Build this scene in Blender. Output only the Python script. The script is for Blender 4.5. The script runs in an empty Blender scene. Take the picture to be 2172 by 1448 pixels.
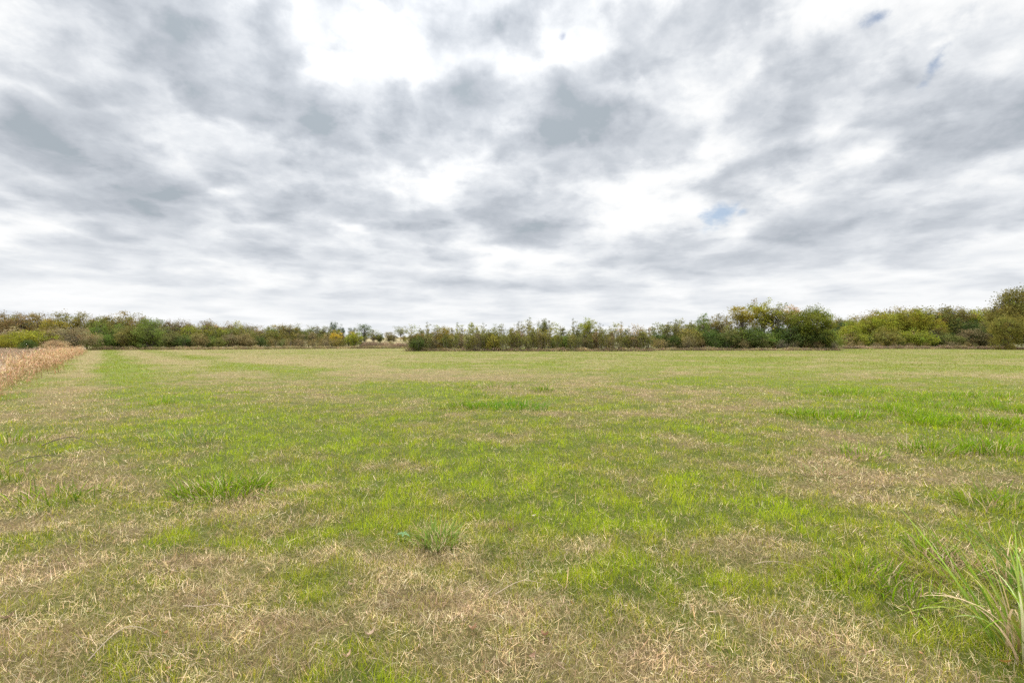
import bpy, math, random
import numpy as np
from mathutils import Vector, Matrix
R = math.radians
rng = np.random.default_rng(7)
random.seed(7)
scene = bpy.context.scene
COL = scene.collection
F = 1086.0; CX = 1086.0; HY = 728.0; EYE = 1.6      # lens focal length in photo pixels, eye height in metres

# ------------------------------------------------------------------ helpers
_tab = np.random.default_rng(3).random((256, 256))
def vnoise(x, y):
    xi = np.floor(x).astype(np.int64); yi = np.floor(y).astype(np.int64)
    fx = x - xi; fy = y - yi
    fx = fx*fx*(3-2*fx); fy = fy*fy*(3-2*fy)
    a = _tab[xi & 255, yi & 255]; b = _tab[(xi+1) & 255, yi & 255]
    c = _tab[xi & 255, (yi+1) & 255]; d = _tab[(xi+1) & 255, (yi+1) & 255]
    return (a*(1-fx)+b*fx)*(1-fy)+(c*(1-fx)+d*fx)*fy
def fbm(x, y, octv=4, rough=0.5):
    s = 0; a = 1; t = 0
    for i in range(octv):
        s = s + a*vnoise(x+17.3*i, y-9.1*i); t += a; a *= rough
        x, y = 2.03*(x*0.8-y*0.6), 2.03*(x*0.6+y*0.8)
    return s/t                                     # 0..1, mean .5
def sstep(a, b, v):
    t = np.clip((v-a)/(b-a), 0, 1); return t*t*(3-2*t)

def mesh_np(name, V, T, C=None, mat=None, smooth=False, parent=None, link=True):
    """triangle mesh straight from arrays; C = colour per vertex"""
    me = bpy.data.meshes.new(name)
    V = np.ascontiguousarray(V, dtype=np.float32); T = np.ascontiguousarray(T, dtype=np.int32)
    me.vertices.add(len(V)); me.vertices.foreach_set('co', V.ravel())
    me.loops.add(T.size); me.loops.foreach_set('vertex_index', T.ravel())
    me.polygons.add(len(T))
    me.polygons.foreach_set('loop_start', np.arange(0, T.size, 3, dtype=np.int32))
    if smooth: me.polygons.foreach_set('use_smooth', np.ones(len(T), dtype=bool))
    me.update(calc_edges=True)
    if C is not None:
        at = me.color_attributes.new('Col', 'FLOAT_COLOR', 'POINT')
        c4 = np.ones((len(V), 4), dtype=np.float32); c4[:, :3] = C
        at.data.foreach_set('color', c4.ravel())
    if mat: me.materials.append(mat)
    o = bpy.data.objects.new(name, me)
    if link: COL.objects.link(o)
    if parent: o.parent = parent
    return o
def tag(o, label=None, cat=None, group=None, kind=None):
    if label: o['label'] = label
    if cat: o['category'] = cat
    if group: o['group'] = group
    if kind: o['kind'] = kind
    return o
def at(px, d):                                      # a bearing and a distance -> a ground point
    return (px-CX)/F*d, d
def ground_at(px, py):
    d = EYE*F/(py-HY); return (px-CX)/F*d, d

# ------------------------------------------------------------------ terrain height
def height(x, y):
    r = np.hypot(x, y)
    h = ((fbm(x*1.3+5, y*1.3, 3)-.5)*0.075 + (fbm(x*5+5, y*5, 2)-.5)*.028)*sstep(70, 15, r) + (fbm(x*.25, y*.25+40, 2)-.5)*0.10*sstep(90, 25, r)*sstep(2.0, 8, r)
    h = h - 0.0
    # a low tan rise behind the left wood and behind the hedgerow
    px = CX + F*x/np.maximum(y, 1)
    hill = sstep(185, 330, y)*(1.6 + 4.0*np.exp(-((x+62)/60)**2))
    far = sstep(300, 900, y)*(6.0 + 6*fbm(x*.004, y*.004, 2))
    return h + hill*sstep(-330, -120, x) + far
def h1(x, y): return float(height(np.array([float(x)]), np.array([float(y)]))[0])

# greenness of the turf: -1 straw .. +1 fresh green   (px, py, rx, ry, amount) patches set where the field has them
PATCH = [(900,905,330,38,.55),(1010,960,200,22,.45),(420,1000,170,24,.55),(480,775,120,30,.25),(1200,945,160,30,.45),
 (1140,838,340,18,.15),(1560,900,120,22,.45),(330,1145,170,22,.65),(1000,1010,70,26,.7),(1380,1225,230,34,.75),(1950,865,240,34,-.25),
 (1350,985,240,36,.35),(80,1060,140,40,.35),(720,1130,140,25,.5),(1540,1390,120,40,.6),(1240,1095,150,25,.45),(1720,1080,160,25,.3),
 (1990,1260,180,70,.6),(1480,1330,140,30,.4),(660,1230,160,24,.35),(100,1290,120,40,.3),(640,1290,130,22,.3),(2120,960,80,30,.5),(1050,1100,120,16,.4),
 (400,1200,330,26,-.4),(500,1260,380,36,-.35),(1010,1290,190,30,-.9),(300,1340,330,50,-.45),(440,1180,90,16,-1.1),(540,1330,160,24,-1.0),(80,1400,160,60,-.6),
 (800,1410,420,46,-.45),(1250,1400,200,40,-.5),(2090,1030,160,26,-.75),(1700,960,260,20,-.5),(1560,1010,220,22,-.4),(930,1040,110,18,-.45),
 (900,796,170,10,-.7),(700,792,300,13,-.35),(1960,795,260,9,-.55),(1480,832,140,7,-.5),(650,765,260,6,-.45),(1150,880,110,7,-.9),(1340,880,130,9,-.6),
 (1750,1290,280,50,-.35),(1650,1170,220,32,-.35),(1050,1110,60,9,-1.2),(700,1030,60,8,-.9),(60,1110,90,22,-.4),(1900,1060,150,20,-.4),(1700,1420,240,30,-.5),
 (230,850,120,14,-.35),(120,930,150,18,-.35),(700,870,150,12,-.35),(1330,1150,220,22,-.25),(850,1180,150,18,-.35)]
PG = []
for px, py, rx, ry, a in PATCH:
    gx, gd = ground_at(px, py); PG.append((gx, gd, rx/F*gd, max(gd*gd/(EYE*F)*ry, .1), a))
def greenness(x, y):
    g = .28 + (fbm(x*.35+3, y*.35, 4, .6)-.5)*1.9 + (fbm(x*1.5, y*1.5+7, 4, .65)-.5)*2.6 + (fbm(x*.09, y*.09+2, 3)-.5)*1.1
    for gx, gy, rx, ry, a in PG:
        g = g + .82*a*np.exp(-((x-gx)/rx)**2-((y-gy)/ry)**2)
    s = (x+.8*y)/1.28                              # across the mown track that follows the weedy field edge
    w = sstep(9, 16, y)
    g = g + w*(.95*np.exp(-((s-1.1-.3*np.sin(y*.15))/1.1)**2) - .8*np.exp(-((s+1.0)/.8)**2) - .6*np.exp(-((s-4.6)/1.5)**2)*sstep(20, 35, y)
               + .5*np.exp(-((s-8)/1.3)**2) - .5*np.exp(-((s-13)/2.0)**2)*sstep(20, 35, y))
    g = g - .35*sstep(26, 55, y)*sstep(6, -25, x)
    return g

# ------------------------------------------------------------------ materials
def new_mat(name):
    m = bpy.data.materials.new(name); m.use_nodes = True
    nt = m.node_tree; nt.nodes.clear()
    return m, nt, nt.nodes, nt.links
def leaf_mat(name, transl=.35, tint=False, rough=.55, spec=.25, vary=.25):
    m, nt, N, L = new_mat(name)
    out = N.new('ShaderNodeOutputMaterial'); mix = N.new('ShaderNodeMixShader')
    p = N.new('ShaderNodeBsdfPrincipled'); t = N.new('ShaderNodeBsdfTranslucent')
    a = N.new('ShaderNodeAttribute'); a.attribute_name = 'Col'
    g = N.new('ShaderNodeNewGeometry')
    mr = N.new('ShaderNodeMapRange'); mr.inputs[3].default_value = 1-vary; mr.inputs[4].default_value = 1+vary
    L.new(g.outputs['Random Per Island'], mr.inputs[0])
    mu = N.new('ShaderNodeVectorMath'); mu.operation = 'SCALE'
    L.new(a.outputs['Color'], mu.inputs[0]); L.new(mr.outputs[0], mu.inputs['Scale'])
    src = mu.outputs[0]
    if tint:
        oi = N.new('ShaderNodeObjectInfo'); m2 = N.new('ShaderNodeVectorMath'); m2.operation = 'MULTIPLY'
        L.new(src, m2.inputs[0]); L.new(oi.outputs['Color'], m2.inputs[1]); src = m2.outputs[0]
    L.new(src, p.inputs['Base Color']); L.new(src, t.inputs['Color'])
    p.inputs['Roughness'].default_value = rough
    p.inputs['Specular IOR Level'].default_value = spec
    mix.inputs[0].default_value = transl
    L.new(p.outputs[0], mix.inputs[1]); L.new(t.outputs[0], mix.inputs[2]); L.new(mix.outputs[0], out.inputs[0])
    return m
M_GRASS = leaf_mat('grass_blade', .42, rough=.75, spec=.08, vary=.2)
M_LEAF = leaf_mat('tree_leaf', .35, tint=True, rough=.75, spec=.08, vary=.3)
M_DRY = leaf_mat('dry_leaf', .3, rough=.8, spec=.1, vary=.3)
def bark_mat():
    m, nt, N, L = new_mat('bark')
    out = N.new('ShaderNodeOutputMaterial'); p = N.new('ShaderNodeBsdfPrincipled')
    tc = N.new('ShaderNodeTexCoord'); n = N.new('ShaderNodeTexNoise'); n.inputs['Scale'].default_value = 6; n.inputs['Detail'].default_value = 5
    cr = N.new('ShaderNodeValToRGB')
    cr.color_ramp.elements[0].color = (.05, .038, .028, 1); cr.color_ramp.elements[1].color = (.20, .165, .13, 1)
    cr.color_ramp.elements[0].position = .3; cr.color_ramp.elements[1].position = .7
    oi = N.new('ShaderNodeObjectInfo'); mu = N.new('ShaderNodeVectorMath'); mu.operation = 'MULTIPLY'
    L.new(tc.outputs['Object'], n.inputs['Vector']); L.new(n.outputs['Fac'], cr.inputs[0]); L.new(cr.outputs[0], mu.inputs[0]); L.new(oi.outputs['Color'], mu.inputs[1])
    L.new(mu.outputs[0], p.inputs['Base Color']); p.inputs['Roughness'].default_value = .9
    b = N.new('ShaderNodeBump'); b.inputs['Strength'].default_value = .4; L.new(n.outputs['Fac'], b.inputs['Height']); L.new(b.outputs[0], p.inputs['Normal'])
    L.new(p.outputs[0], out.inputs[0]); return m
M_BARK = bark_mat()
def ground_mat():
    m, nt, N, L = new_mat('turf_soil')
    out = N.new('ShaderNodeOutputMaterial'); p = N.new('ShaderNodeBsdfPrincipled')
    a = N.new('ShaderNodeAttribute'); a.attribute_name = 'Col'
    g = N.new('ShaderNodeNewGeometry')
    def noise(sc, det, rough=.6):
        n = N.new('ShaderNodeTexNoise'); n.inputs['Scale'].default_value = sc; n.inputs['Detail'].default_value = det; n.inputs['Roughness'].default_value = rough
        L.new(g.outputs['Position'], n.inputs['Vector']); return n
    n1 = noise(30, 5, .7); n2 = noise(2.2, 6, .7)
    mr = N.new('ShaderNodeMapRange'); mr.inputs[1].default_value = .3; mr.inputs[2].default_value = .7; mr.inputs[3].default_value = .5; mr.inputs[4].default_value = 1.5
    mr2 = N.new('ShaderNodeMapRange'); mr2.inputs[1].default_value = .3; mr2.inputs[2].default_value = .7; mr2.inputs[3].default_value = .72; mr2.inputs[4].default_value = 1.28
    L.new(n1.outputs['Fac'], mr.inputs[0]); L.new(n2.outputs['Fac'], mr2.inputs[0])
    mm = N.new('ShaderNodeMath'); mm.operation = 'MULTIPLY'; L.new(mr.outputs[0], mm.inputs[0]); L.new(mr2.outputs[0], mm.inputs[1])
    mu = N.new('ShaderNodeVectorMath'); mu.operation = 'SCALE'; L.new(a.outputs['Color'], mu.inputs[0]); L.new(mm.outputs[0], mu.inputs['Scale'])
    L.new(mu.outputs[0], p.inputs['Base Color']); p.inputs['Roughness'].default_value = .95; p.inputs['Specular IOR Level'].default_value = .1
    b = N.new('ShaderNodeBump'); b.inputs['Strength'].default_value = .6; b.inputs['Distance'].default_value = .03
    L.new(n1.outputs['Fac'], b.inputs['Height']); L.new(b.outputs[0], p.inputs['Normal'])
    L.new(p.outputs[0], out.inputs[0]); return m
M_GROUND = ground_mat()

# ------------------------------------------------------------------ ground sheet
def build_ground():
    nr = 520; r = .25*np.exp(np.linspace(0, math.log(5000/.25), nr))
    af = np.linspace(-62, 62, 460); ab = np.linspace(62, 298, 60)[1:-1]
    ang = np.radians(np.concatenate([af, ab])); na = len(ang)
    X = np.outer(r, np.sin(ang)); Y = np.outer(r, np.cos(ang))
    Z = height(X, Y)
    V = np.stack([X, Y, Z], -1).reshape(-1, 3)
    i, j = np.meshgrid(np.arange(nr-1), np.arange(na), indexing='ij'); j2 = (j+1) % na
    a = i*na+j; b = i*na+j2; c = (i+1)*na+j2; d = (i+1)*na+j
    T = np.concatenate([np.stack([a, d, c], -1).reshape(-1, 3), np.stack([a, c, b], -1).reshape(-1, 3)])
    V = np.concatenate([V, [[0, 0, h1(0, 0)]]]); cidx = len(V)-1
    jj = np.arange(na); T = np.concatenate([T, np.stack([np.full(na, cidx), jj, (jj+1) % na], -1)])
    x, y = V[:, 0], V[:, 1]; g = greenness(x, y); rr = np.hypot(x, y)
    t = sstep(-.9, .9, g)[:, None]
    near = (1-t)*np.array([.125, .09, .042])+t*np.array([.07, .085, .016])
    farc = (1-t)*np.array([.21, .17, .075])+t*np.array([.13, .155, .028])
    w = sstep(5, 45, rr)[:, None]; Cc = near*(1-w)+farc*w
    s = (x+.8*y)/1.28                               # rough ground beyond the weeds on the left, tan slope behind
    o = (sstep(-3.0, -4.5, s)*sstep(8, 14, rr))[:, None]; Cc = Cc*(1-o)+o*np.array([.27, .205, .14])*(.75+.5*fbm(x*.4, y*.4)[:, None])
    hmask = sstep(180, 200, y)[:, None]; Cc = Cc*(1-hmask)+hmask*(np.array([.17, .16, .08])+np.array([.11, .07, .04])*sstep(-10, -45, x)[:, None])
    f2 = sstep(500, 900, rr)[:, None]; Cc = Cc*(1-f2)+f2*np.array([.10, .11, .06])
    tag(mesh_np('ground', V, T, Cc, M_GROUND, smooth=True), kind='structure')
build_ground()

# ------------------------------------------------------------------ blades
def blades(P, L, az, lean, curl, W, segs, C0, C1, taper=.9):
    """tapered bent blades: P roots (n,3); returns V,T,C"""
    n = len(P); V = np.zeros((n, 2*segs+1, 3), np.float32); C = np.zeros((n, 2*segs+1, 3), np.float32)
    tw = rng.uniform(-.6, .6, n)
    sx = -np.sin(az+tw); sy = np.cos(az+tw)
    S = np.stack([sx, sy, rng.uniform(-.3, .3, n)], -1)
    p = P.copy()
    for k in range(segs):
        w = W*(1-taper*(k/segs)**1.5)*.5
        if k == 0: w = w*.75
        V[:, 2*k] = p-S*w[:, None]; V[:, 2*k+1] = p+S*w[:, None]
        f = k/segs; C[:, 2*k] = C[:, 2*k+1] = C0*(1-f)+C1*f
        th = lean+curl*(k/segs)
        d = np.stack([np.sin(th)*np.cos(az), np.sin(th)*np.sin(az), np.cos(th)], -1)
        p = p+d*(L/segs)[:, None]
    V[:, 2*segs] = p; C[:, 2*segs] = C1
    tri = []
    for k in range(segs-1):
        a = 2*k; tri += [[a, a+1, a+3], [a, a+3, a+2]]
    a = 2*(segs-1); tri.append([a, a+1, a+2])
    T = (np.array(tri)[None]+(np.arange(n)*(2*segs+1))[:, None, None]).reshape(-1, 3)
    return V.reshape(-1, 3), T, C.reshape(-1, 3)
def join(parts):
    off = 0; Vs = []; Ts = []; Cs = []
    for V, T, C in parts:
        Vs.append(V); Ts.append(T+off); Cs.append(C); off += len(V)
    return np.concatenate(Vs), np.concatenate(Ts), np.concatenate(Cs)
def pick(pal, n, jit=.12):
    pal = np.array(pal); c = pal[rng.integers(0, len(pal), n)]; c = np.clip(c+(c-c.mean(1, keepdims=True))*.13, .008, 1)*1.04
    return c*(1+rng.normal(0, jit, (n, 1)))*(1+rng.normal(0, jit*.35, (n, 3)))
FRESH = [(.255,.335,.022),(.31,.375,.028),(.20,.275,.02),(.36,.40,.04)]
OLIVE = [(.24,.25,.03),(.31,.295,.042),(.165,.19,.022),(.36,.325,.06)]
STRAW = [(.64,.50,.31),(.54,.40,.24),(.74,.60,.42),(.38,.28,.15),(.57,.46,.24)]
RUSSET = [(.60,.38,.24),(.50,.30,.18),(.66,.45,.31)]
def scatter(r0, r1, dens, spread=50, extra=0):
    """random points in a fan ahead of the viewpoint, n per square metre = dens(r)"""
    a0 = R(spread); nbin = 60; out = []
    e = np.exp(np.linspace(math.log(r0), math.log(r1), nbin+1))
    for i in range(nbin):
        ra, rb = e[i], e[i+1]; n = rng.poisson(dens(.5*(ra+rb))*1.12*a0*(rb*rb-ra*ra))
        rr = np.sqrt(rng.uniform(ra*ra, rb*rb, n)); aa = rng.uniform(-a0, a0, n)
        out.append(np.stack([rr*np.sin(aa), rr*np.cos(aa)], -1))
    return np.concatenate(out)
def on_field(x, y):
    s = (x+.8*y)/1.28
    return ~((s < -3.2) & (y > 9))
def build_grass():
    green, dry = [], []
    def dn(r): return 6000*min(1, (3.6/r))**1.95
    for (r0, r1, segs) in ((1.6, 7, 3), (7, 22, 2), (22, 178, 1)):
        # green turf
        P = scatter(r0, r1, lambda r: dn(r)*(1. if r < 22 else 1.25)); x, y = P.T
        g = greenness(x, y); r = np.hypot(x, y); n = len(x)
        keep = on_field(x, y) & (rng.random(n) < .30+.70*sstep(-.8, .7, g)); x, y, g, r = x[keep], y[keep], g[keep], r[keep]; n = len(x)
        t = np.clip(sstep(-.1, 1.35, g)+rng.normal(0, .15, n), 0, 1)[:, None]
        tf = fbm(x*6.5, y*6.5+3, 3, .6); tone = (.62+.76*sstep(.25, .75, tf))[:, None]
        c = (pick(OLIVE, n)*(1-t)+pick(FRESH, n)*t)*tone
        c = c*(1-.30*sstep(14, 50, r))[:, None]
        tall = (.75+.7*sstep(-.3, .9, g+.5*(fbm(x*3, y*3, 2)-.5)))*(.55+.9*sstep(.3, .7, tf))
        Lh = rng.gamma(7, 1/7, n)*.042*tall*(1+.35*sstep(10, 60, r))
        W = .0026*np.maximum(1, r/4.0)**.92*rng.uniform(.7, 1.3, n)
        z = height(x, y)-.004
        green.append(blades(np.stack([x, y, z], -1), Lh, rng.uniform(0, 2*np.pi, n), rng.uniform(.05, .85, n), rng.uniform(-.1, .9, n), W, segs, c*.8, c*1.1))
        # straw: bent, half-lying dead stems
        P = scatter(r0, r1, lambda r: dn(r)*1.1); x, y = P.T
        g = greenness(x, y)+.5*(fbm(x*4+9, y*4, 3)-.5); r = np.hypot(x, y); n = len(x)
        keep = on_field(x, y) & (rng.random(n) < .30+.70*sstep(1.0, -.6, g)); x, y, g, r = x[keep], y[keep], g[keep], r[keep]; n = len(x)
        rus = (sstep(-.4, -1.6, g)*.5)[:, None]; tf = fbm(x*5.5+31, y*5.5, 3, .6)
        c = pick(STRAW, n, .18)*(1-rus)+pick(RUSSET, n, .18)*rus
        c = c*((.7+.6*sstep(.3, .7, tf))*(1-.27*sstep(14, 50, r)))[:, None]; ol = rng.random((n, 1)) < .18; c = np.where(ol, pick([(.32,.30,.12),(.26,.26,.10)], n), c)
        Lh = rng.gamma(5, 1/5, n)*.050*(1+.25*sstep(12, 60, r))
        W = .0020*np.maximum(1, r/4.0)**.92*rng.uniform(.6, 1.5, n)
        lean = np.where(rng.random(n) < .5, rng.uniform(1.0, 1.5, n), rng.uniform(.3, 1.1, n))
        z = height(x, y)+rng.uniform(0, .03, n)*(lean > 1)
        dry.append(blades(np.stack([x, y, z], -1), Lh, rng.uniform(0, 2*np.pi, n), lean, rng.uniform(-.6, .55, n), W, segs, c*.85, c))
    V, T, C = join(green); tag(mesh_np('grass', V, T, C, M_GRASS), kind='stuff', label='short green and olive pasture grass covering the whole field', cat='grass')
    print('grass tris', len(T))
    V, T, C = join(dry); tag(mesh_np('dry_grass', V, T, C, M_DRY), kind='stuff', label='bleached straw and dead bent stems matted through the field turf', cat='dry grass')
    print('dry tris', len(T))
build_grass()
# ------------------------------------------------------------------ trees: tapered stems and limbs, crowns of separate leaf faces in clumps
def tube(pts, rad, sides=4):
    pts = np.asarray(pts, float); n = len(pts); V = []; T = []
    d = np.gradient(pts, axis=0); d /= np.linalg.norm(d, axis=1, keepdims=True)+1e-9
    ref = np.where(np.abs(d[:, 2:3]) > .9, np.array([[1., 0, 0]]), np.array([[0., 0, 1]]))
    a = np.cross(d, ref); a /= np.linalg.norm(a, axis=1, keepdims=True)+1e-9; b = np.cross(d, a)
    th = np.linspace(0, 2*np.pi, sides, endpoint=False)
    V = (pts[:, None]+(a[:, None]*np.cos(th)[None, :, None]+b[:, None]*np.sin(th)[None, :, None])*np.asarray(rad)[:, None, None]).reshape(-1, 3)
    for i in range(n-1):
        for k in range(sides):
            q = i*sides+k; r_ = i*sides+(k+1) % sides
            T += [[q, r_, r_+sides], [q, r_+sides, q+sides]]
    return V, np.array(T), np.ones((len(V), 3))
def limb(p, q, r0, r1, wob=.12, n=5, droop=0, sides=4):
    p = np.asarray(p, float); q = np.asarray(q, float); t = np.linspace(0, 1, n)[:, None]
    L_ = np.linalg.norm(q-p); pts = p*(1-t)+q*t
    off = rng.normal(0, wob*L_/2, 3)*np.sin(t*np.pi); off[:, 2] += (np.sin(t*np.pi)*droop*L_)[:, 0]
    pts = pts+off; return tube(pts, (r0*(1-t)+r1*t)[:, 0], sides), pts
def leaves(cen, col, size, flat=.5):
    """one diamond leaf (or leaf spray) per centre, any way up"""
    n = len(cen); a = rng.normal(0, 1, (n, 3)); a[:, 2] *= flat; a /= np.linalg.norm(a, axis=1, keepdims=True)+1e-9
    b = np.cross(a, rng.normal(0, 1, (n, 3))); b /= np.linalg.norm(b, axis=1, keepdims=True)+1e-9
    s = size*rng.uniform(.6, 1.4, (n, 1))
    V = np.stack([cen-a*s*.6, cen+b*s*.3, cen+a*s*.6, cen-b*s*.3], 1).reshape(-1, 3)
    T = (np.array([[0, 1, 2], [0, 2, 3]])[None]+(np.arange(n)*4)[:, None, None]).reshape(-1, 3)
    return V, T, np.repeat(col, 4, 0)
def unit(n): v = rng.normal(0, 1, (n, 3)); return v/np.linalg.norm(v, axis=1, keepdims=True)

def crown_clumps(H, rx, zb, n, lump=.28, hollow=.35):
    """clump centres through an uneven crown volume"""
    v = unit(n); rad = rng.uniform(hollow, 1, (n, 1))**.6
    ph = rng.uniform(0, 6.28, 4); az = np.arctan2(v[:, 1], v[:, 0])
    bump = 1+lump*(np.sin(2*az+ph[0])*.6+np.sin(3*az+ph[1]+3*v[:, 2])*.5+np.sin(5*v[:, 2]+ph[2])*.4)
    c = v*rad*bump[:, None]
    c = c*np.array([rx, rx, (H-zb)/2])+np.array([0, 0, (H+zb)/2])
    c[:, 2] = np.clip(c[:, 2], zb*.6+.05, H*1.03); return c
def leafy(cl, per, spread, size, hue=.13, flat=.5):
    n = len(cl); cc = 1+rng.normal(0, .22, (n, 1))+rng.normal(0, hue*.45, (n, 3))*np.array([1.3, .7, .8])
    k = rng.poisson(per, n); idx = np.repeat(np.arange(n), k)
    p = cl[idx]+rng.normal(0, 1, (len(idx), 3))*np.asarray(spread)*rng.uniform(.7, 1.3, (n, 1))[idx]
    p[:, 2] = np.maximum(p[:, 2], .03)
    return leaves(p, np.clip(cc[idx], .3, 2), size, flat)

MESH = {}; 
def proto(kind, k, trunk_parts, crown_parts):
    tm = mesh_np('trunk_mesh', *join(trunk_parts), mat=M_BARK, smooth=True, link=False).data
    cm = mesh_np('crown_mesh', *join(crown_parts), mat=M_LEAF, link=False).data if crown_parts else None
    MESH.setdefault(kind, []).append((tm, cm))
def mk_broad(kind, H, rx, zb, ncl, per, spread, size, stems=1, tr=.16, limbs=26, lump=.28, hollow=.35, twigs=40):
    limbs = ncl if ncl <= 160 else limbs*3
    for k in range(4 if kind != 'giant' else 1):
        T_ = []; cl = crown_clumps(H, rx, zb, ncl, lump, hollow)
        tops = []
        for s in range(stems):
            ba = rng.uniform(0, 6.28); br = 0 if stems == 1 else tr*.7
            top = np.array([math.cos(ba)*rx*.35*(stems > 1)+rng.normal(0, .2), math.sin(ba)*rx*.35*(stems > 1)+rng.normal(0, .2), H*.8])
            g, pts = limb((math.cos(ba)*br, math.sin(ba)*br, -.15), top, tr*rng.uniform(.7, 1.1), tr*.2, .06, 8, 0, 6); T_.append(g); tops.append(pts)
        sel = rng.permutation(ncl)[:limbs]
        for i in sel:
            pts = tops[rng.integers(len(tops))]; zt = cl[i, 2]*rng.uniform(.45, .8); j = np.argmin(abs(pts[:, 2]-zt)); j = max(j, 1)
            T_.append(limb(pts[j], cl[i], tr*.32, tr*.06, .12, 5, .04)[0])
        for i in rng.permutation(sel)[:twigs]:                      # bare twig ends breaking the outline
            T_.append(limb(cl[i], cl[i]+unit(1)[0]*np.array([.5, .5, .8])*rx*.25+np.array([0, 0, rx*.12]), tr*.07, tr*.03, .2, 3, 0, 3)[0])
        proto(kind, k, T_, [leafy(cl, per, spread, size)])
mk_broad('broad', 8, 3.2, .8, 115, 54, (.46, .46, .34), .24, tr=.17, stems=2, lump=.42, twigs=110)
mk_broad('open', 8, 2.9, 2.2, 60, 34, (.42, .42, .28), .24, tr=.15, limbs=40, hollow=.2, twigs=90)
mk_broad('shrub', 3.6, 2.0, .15, 70, 48, (.34, .34, .32), .2, stems=7, tr=.05, limbs=44, twigs=110, lump=.42)
mk_broad('scrub', 3.4, 1.6, .1, 46, 26, (.33, .33, .34), .18, stems=9, tr=.04, limbs=46, twigs=150)
mk_broad('airy', 12, 3.6, 4.2, 110, 42, (.42, .42, .34), .27, stems=3, tr=.13, limbs=90, hollow=.1, lump=.42, twigs=80)
mk_broad('domed', 10, 5.4, .6, 300, 62, (.5, .5, .42), .26, stems=3, tr=.2, limbs=60, lump=.34, twigs=160)
mk_broad('giant', 16, 9.5, .5, 900, 78, (.8, .8, .55), .33, stems=3, tr=.32, limbs=90, lump=.14, twigs=160)
mk_broad('lowspread', 4.4, 4.2, .3, 150, 55, (.5, .5, .3), .22, stems=5, tr=.08, limbs=50, lump=.2, twigs=90)
for k in range(5):                                                  # slender saplings: wand stems, small leaf tufts high up
    T_ = []; C_ = []
    for s in range(rng.integers(3, 5)):
        bx, by = rng.normal(0, .05, 2); h = rng.uniform(.72, 1.0)*7; lean = rng.normal(0, .6, 2)
        g, pts = limb((bx, by, -.1), (bx+lean[0], by+lean[1], h), .045, .014, .035, 9, 0, 4); T_.append(g)
        cl = []
        for j in range(rng.integers(9, 15)):
            t = rng.uniform(.5, 1.0); p = pts[min(int(t*8), 8)]*1.0
            q = p+np.array([rng.normal(0, .42), rng.normal(0, .42), rng.uniform(.15, .8)*(1.1-t*.5)])
            T_.append(limb(p, q, .014, .007, .12, 4, 0, 3)[0])
            if rng.random() < .35+.6*t: cl.append(q)
        cl.append(pts[-1]); C_.append(leafy(np.array(cl), 15, (.19, .19, .19), .20))
    proto('sapling', k, T_, C_)
for k in range(5):                                                  # thickets of close-set upright wands
    T_ = []; C_ = []; cl = []
    for s in range(16):
        a = rng.uniform(0, 6.28); o = rng.uniform(.2, 1.5); h = rng.uniform(.55, 1.0)*4.6; l = rng.normal(0, .12, 2)
        kx, ky = math.cos(a), math.sin(a)
        P_ = np.array([(kx*.05, ky*.05, -.05), (kx*o*.55, ky*o*.55, .12), (kx*o*.95, ky*o*.95, .5), (kx*o+l[0]*.5, ky*o+l[1]*.5, h*.5), (kx*o+l[0], ky*o+l[1], h*.8), (kx*o*1.08+l[0], ky*o*1.08+l[1], h)])
        T_.append(tube(P_, [.04, .035, .03, .025, .017, .01], 4))
        for j in range(9):
            t = rng.uniform(.12, 1); i = min(int(2+t*3), 4); p = P_[i]+(P_[min(i+1, 5)]-P_[i])*rng.random()
            q = p+np.array([rng.normal(0, .26), rng.normal(0, .26), rng.uniform(.05, .45)]); T_.append(limb(p, q, .011, .005, .1, 3, 0, 3)[0]); cl.append(q)
    proto('wand', k, T_, [leafy(np.array(cl), 13, (.2, .2, .2), .18)])
for k in range(4):                                                  # nearly leafless crowns of fine upright twigs
    T_ = []; ends = []
    g, main = limb((0, 0, -.1), (rng.normal(0, .3), rng.normal(0, .3), 5.5), .13, .05, .05, 8, 0, 6); T_.append(g)
    def grow(p, d, L_, r, lev):
        q = p+d*L_; g, pts = limb(p, q, r, r*.5, .1, 4, .02, 3); T_.append(g)
        if lev == 0: ends.append(q); return
        for i in range(4 if lev > 1 else 5):
            nd = d*.75+unit(1)[0]*.65+np.array([0, 0, .28]); nd /= np.linalg.norm(nd)
            grow(pts[rng.integers(1, 4)], nd, L_*rng.uniform(.5, .75), r*.55, lev-1)
    for i in range(7):
        d = unit(1)[0]*np.array([1, 1, .3])+np.array([0, 0, .9]); d /= np.linalg.norm(d)
        grow(main[rng.integers(3, 8)], d, rng.uniform(1.5, 2.3), .045, 3)
    e = np.array(ends); proto('bare', k, T_, [leafy(e[rng.permutation(len(e))[:260]], 3.2, (.12, .12, .12), .17)])

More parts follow.
